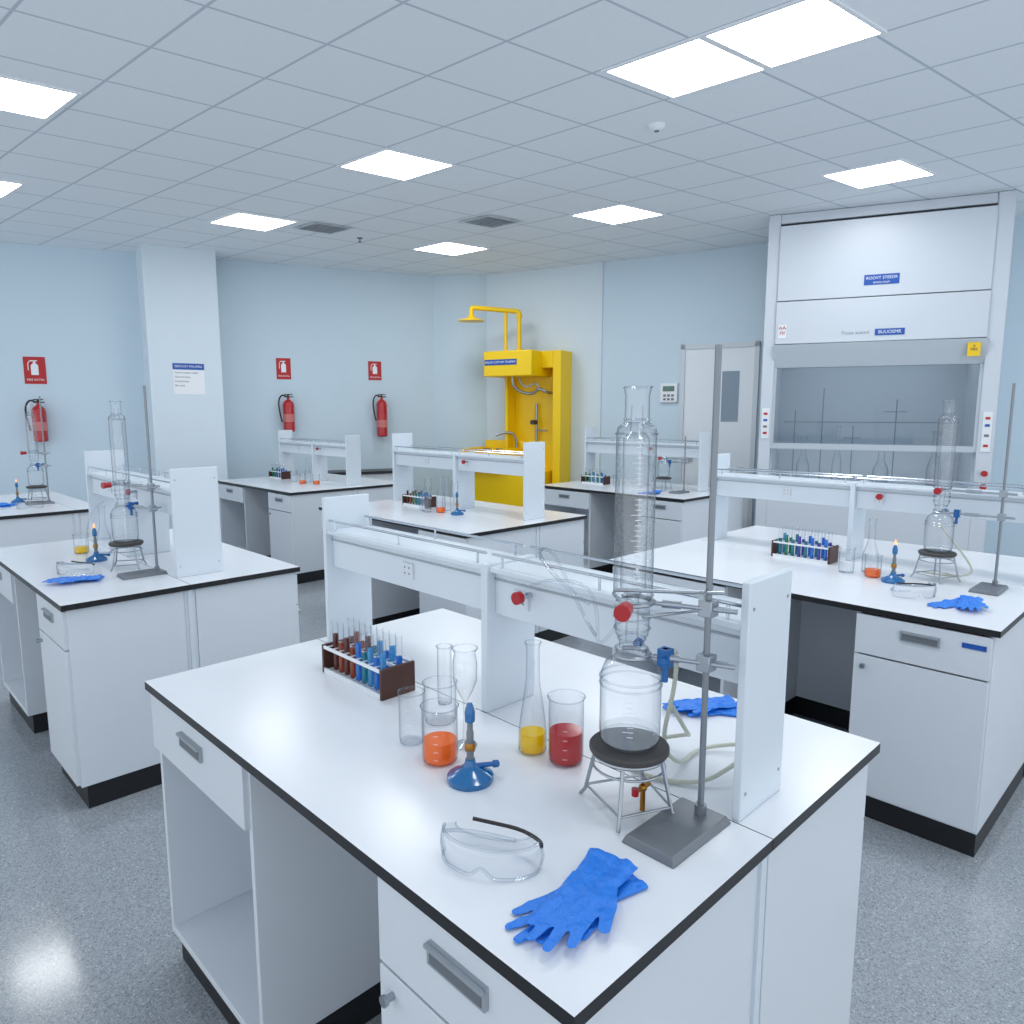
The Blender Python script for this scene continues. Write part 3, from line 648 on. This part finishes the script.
part(M().box(.125,hl-.145,D-.08,D-.055,1.0,2.5).box(.121,.135,.1,D-.08,1.0,2.5).box(hl-.155,hl-.141,.1,D-.08,1.0,2.5).box(.125,hl-.145,.1,D-.06,2.5,2.52),'liner',HIN,r)
part(M().box(.3,hl-.3,.3,.42,2.47,2.495),'added_fill_strip',pm('hood_fill_glow',(240,248,255),.5,emit=6),r)  # glowing strip added under the canopy to brighten the dark hood interior
part(M().box(.12,hl-.14,-.03,D-.05,.95,1.0),'work_surface',HG,r)
part(M().box(.12,hl-.14,0,.5,FZ+.1,.95),'under_cabinet',HW,r)
part(M().box(.12,hl-.14,.02,.5,FZ,FZ+.1),'plinth',KICK,r)
SG=glass('sash_glass',(206,215,222),(140,156,170),.4)
s1=part(M().add([(.13,.05,1.42),(hl-.15,.05,1.42),(hl-.15,.05,2.26),(.13,.05,2.26)],[(0,1,2,3)]),'sash',SG,r)
part(M().box(.12,hl-.14,.02,.07,1.38,1.44).box(.12,.15,.02,.07,1.44,2.25).box(hl-.17,hl-.14,.02,.07,1.44,2.25),'sash_frame',HG,s1)
k=M().cyl((.2,.85,1.66),(hl-.2,.85,1.66),.006)
for x,zt,w in((.32,1.8,.08),(.62,2.05,.0),(.95,1.62,.1),(1.38,1.92,.13),(1.8,1.7,.06)):
    k.cyl((x,.8,1.0),(x,.8,zt),.006)
    if w:k.cyl((x-w,.78,zt-.14),(x+w*.8,.78,zt-.14),.005)
part(k,'lattice_rod',pm('rod_pale',(150,158,166),.4,metal=.3),r)
sg=part(M().box(.95,1.27,-.026,-.02,3.06,3.16),'sign',SIGNB,r);text('ROOVT STEEDR',.04,sg,(1.11,-.028,3.125),(H90,0,0),SIGNW);text('BMXDU PSUM',.024,sg,(1.11,-.028,3.08),(H90,0,0),SIGNW)
sg=part(M().box(1.08,1.35,-.036,-.03,2.555,2.62),'sign',SIGNB,r);text('BUUOSMR',.045,sg,(1.215,-.038,2.587),(H90,0,0),SIGNW)
text('Fcoes auanol',.05,r,(.9,-.031,2.59),(H90,0,0),pm('ink_grey',(120,134,150),.5))
sg=part(M().box(.15,.23,-.036,-.03,2.56,2.70),'warning_label',SIGNW,r);text('AA\nFII',.055,sg,(.19,-.038,2.64),(H90,0,0),SIGNR)
sg=part(M().box(1.90,2.01,-.068,-.060,2.32,2.45),'caution_label',SIGNY,r);text('A\nFIRE',.033,sg,(1.955,-.070,2.40),(H90,0,0),INKD)
for x,zs in((.06,(1.55,1.62,1.69,1.76)),(hl-.07,(1.45,1.55,1.65,1.72))):
    sg=part(M().box(x-.04,x+.04,-.012,0,zs[0]-.06,zs[-1]+.06),'control_plate',WHT,r)
    for i,z in enumerate(zs): part(M().box(x-.02,x+.02,-.016,-.012,z-.012,z+.012),'button',[SIGNR,GREYM,SIGNB][i%3],sg)
for z in(1.05,1.18):
    k=M().cyl((hl-.07,-.07,z),(hl-.07,0,z),.012,mi=0).cyl((hl-.07,-.1,z),(hl-.07,-.07,z),.03,mi=1);part(k,'service_knob',[STEEL,RED],r)
for x,rr,hh in((.45,.07,.5),(.8,.05,.62),(1.25,.08,.42),(1.75,.07,.55)):
    f=flask(rr,hh,None,0,'clear glass flask standing inside the fume cupboard')
    q=HA+Vector((math.cos(ha),math.sin(ha)))*x+Vector((-math.sin(ha),math.cos(ha)))*(.35+.3*((x*7)%1));f.location=(q.x,q.y,1.0)
r=thing('drawer_label','small blue and white label on the drawer','label',(3.434,.72,.80),0)
part(M().box(0,.003,-.045,.045,0,.022),'plate',SIGNB,r)
# ---------------------------------------------------------------- world, camera
w=bpy.data.worlds.new('w');S.world=w;w.use_nodes=True;bg=w.node_tree.nodes['Background'];bg.inputs[0].default_value=(.89,.945,1,1);bg.inputs[1].default_value=1.3
cam=bpy.data.cameras.new('cam');cam.lens=36*720/1024;cam.sensor_width=36;cam.clip_start=.05
co=bpy.data.objects.new('camera',cam);COL.objects.link(co);co.location=(0,0,1.8)
co.rotation_euler=(H90-math.atan(102/720),0,-math.radians(44.5))
S.camera=co
for o in list(S.objects):
    if o.parent is None: o.location.z-=FZ
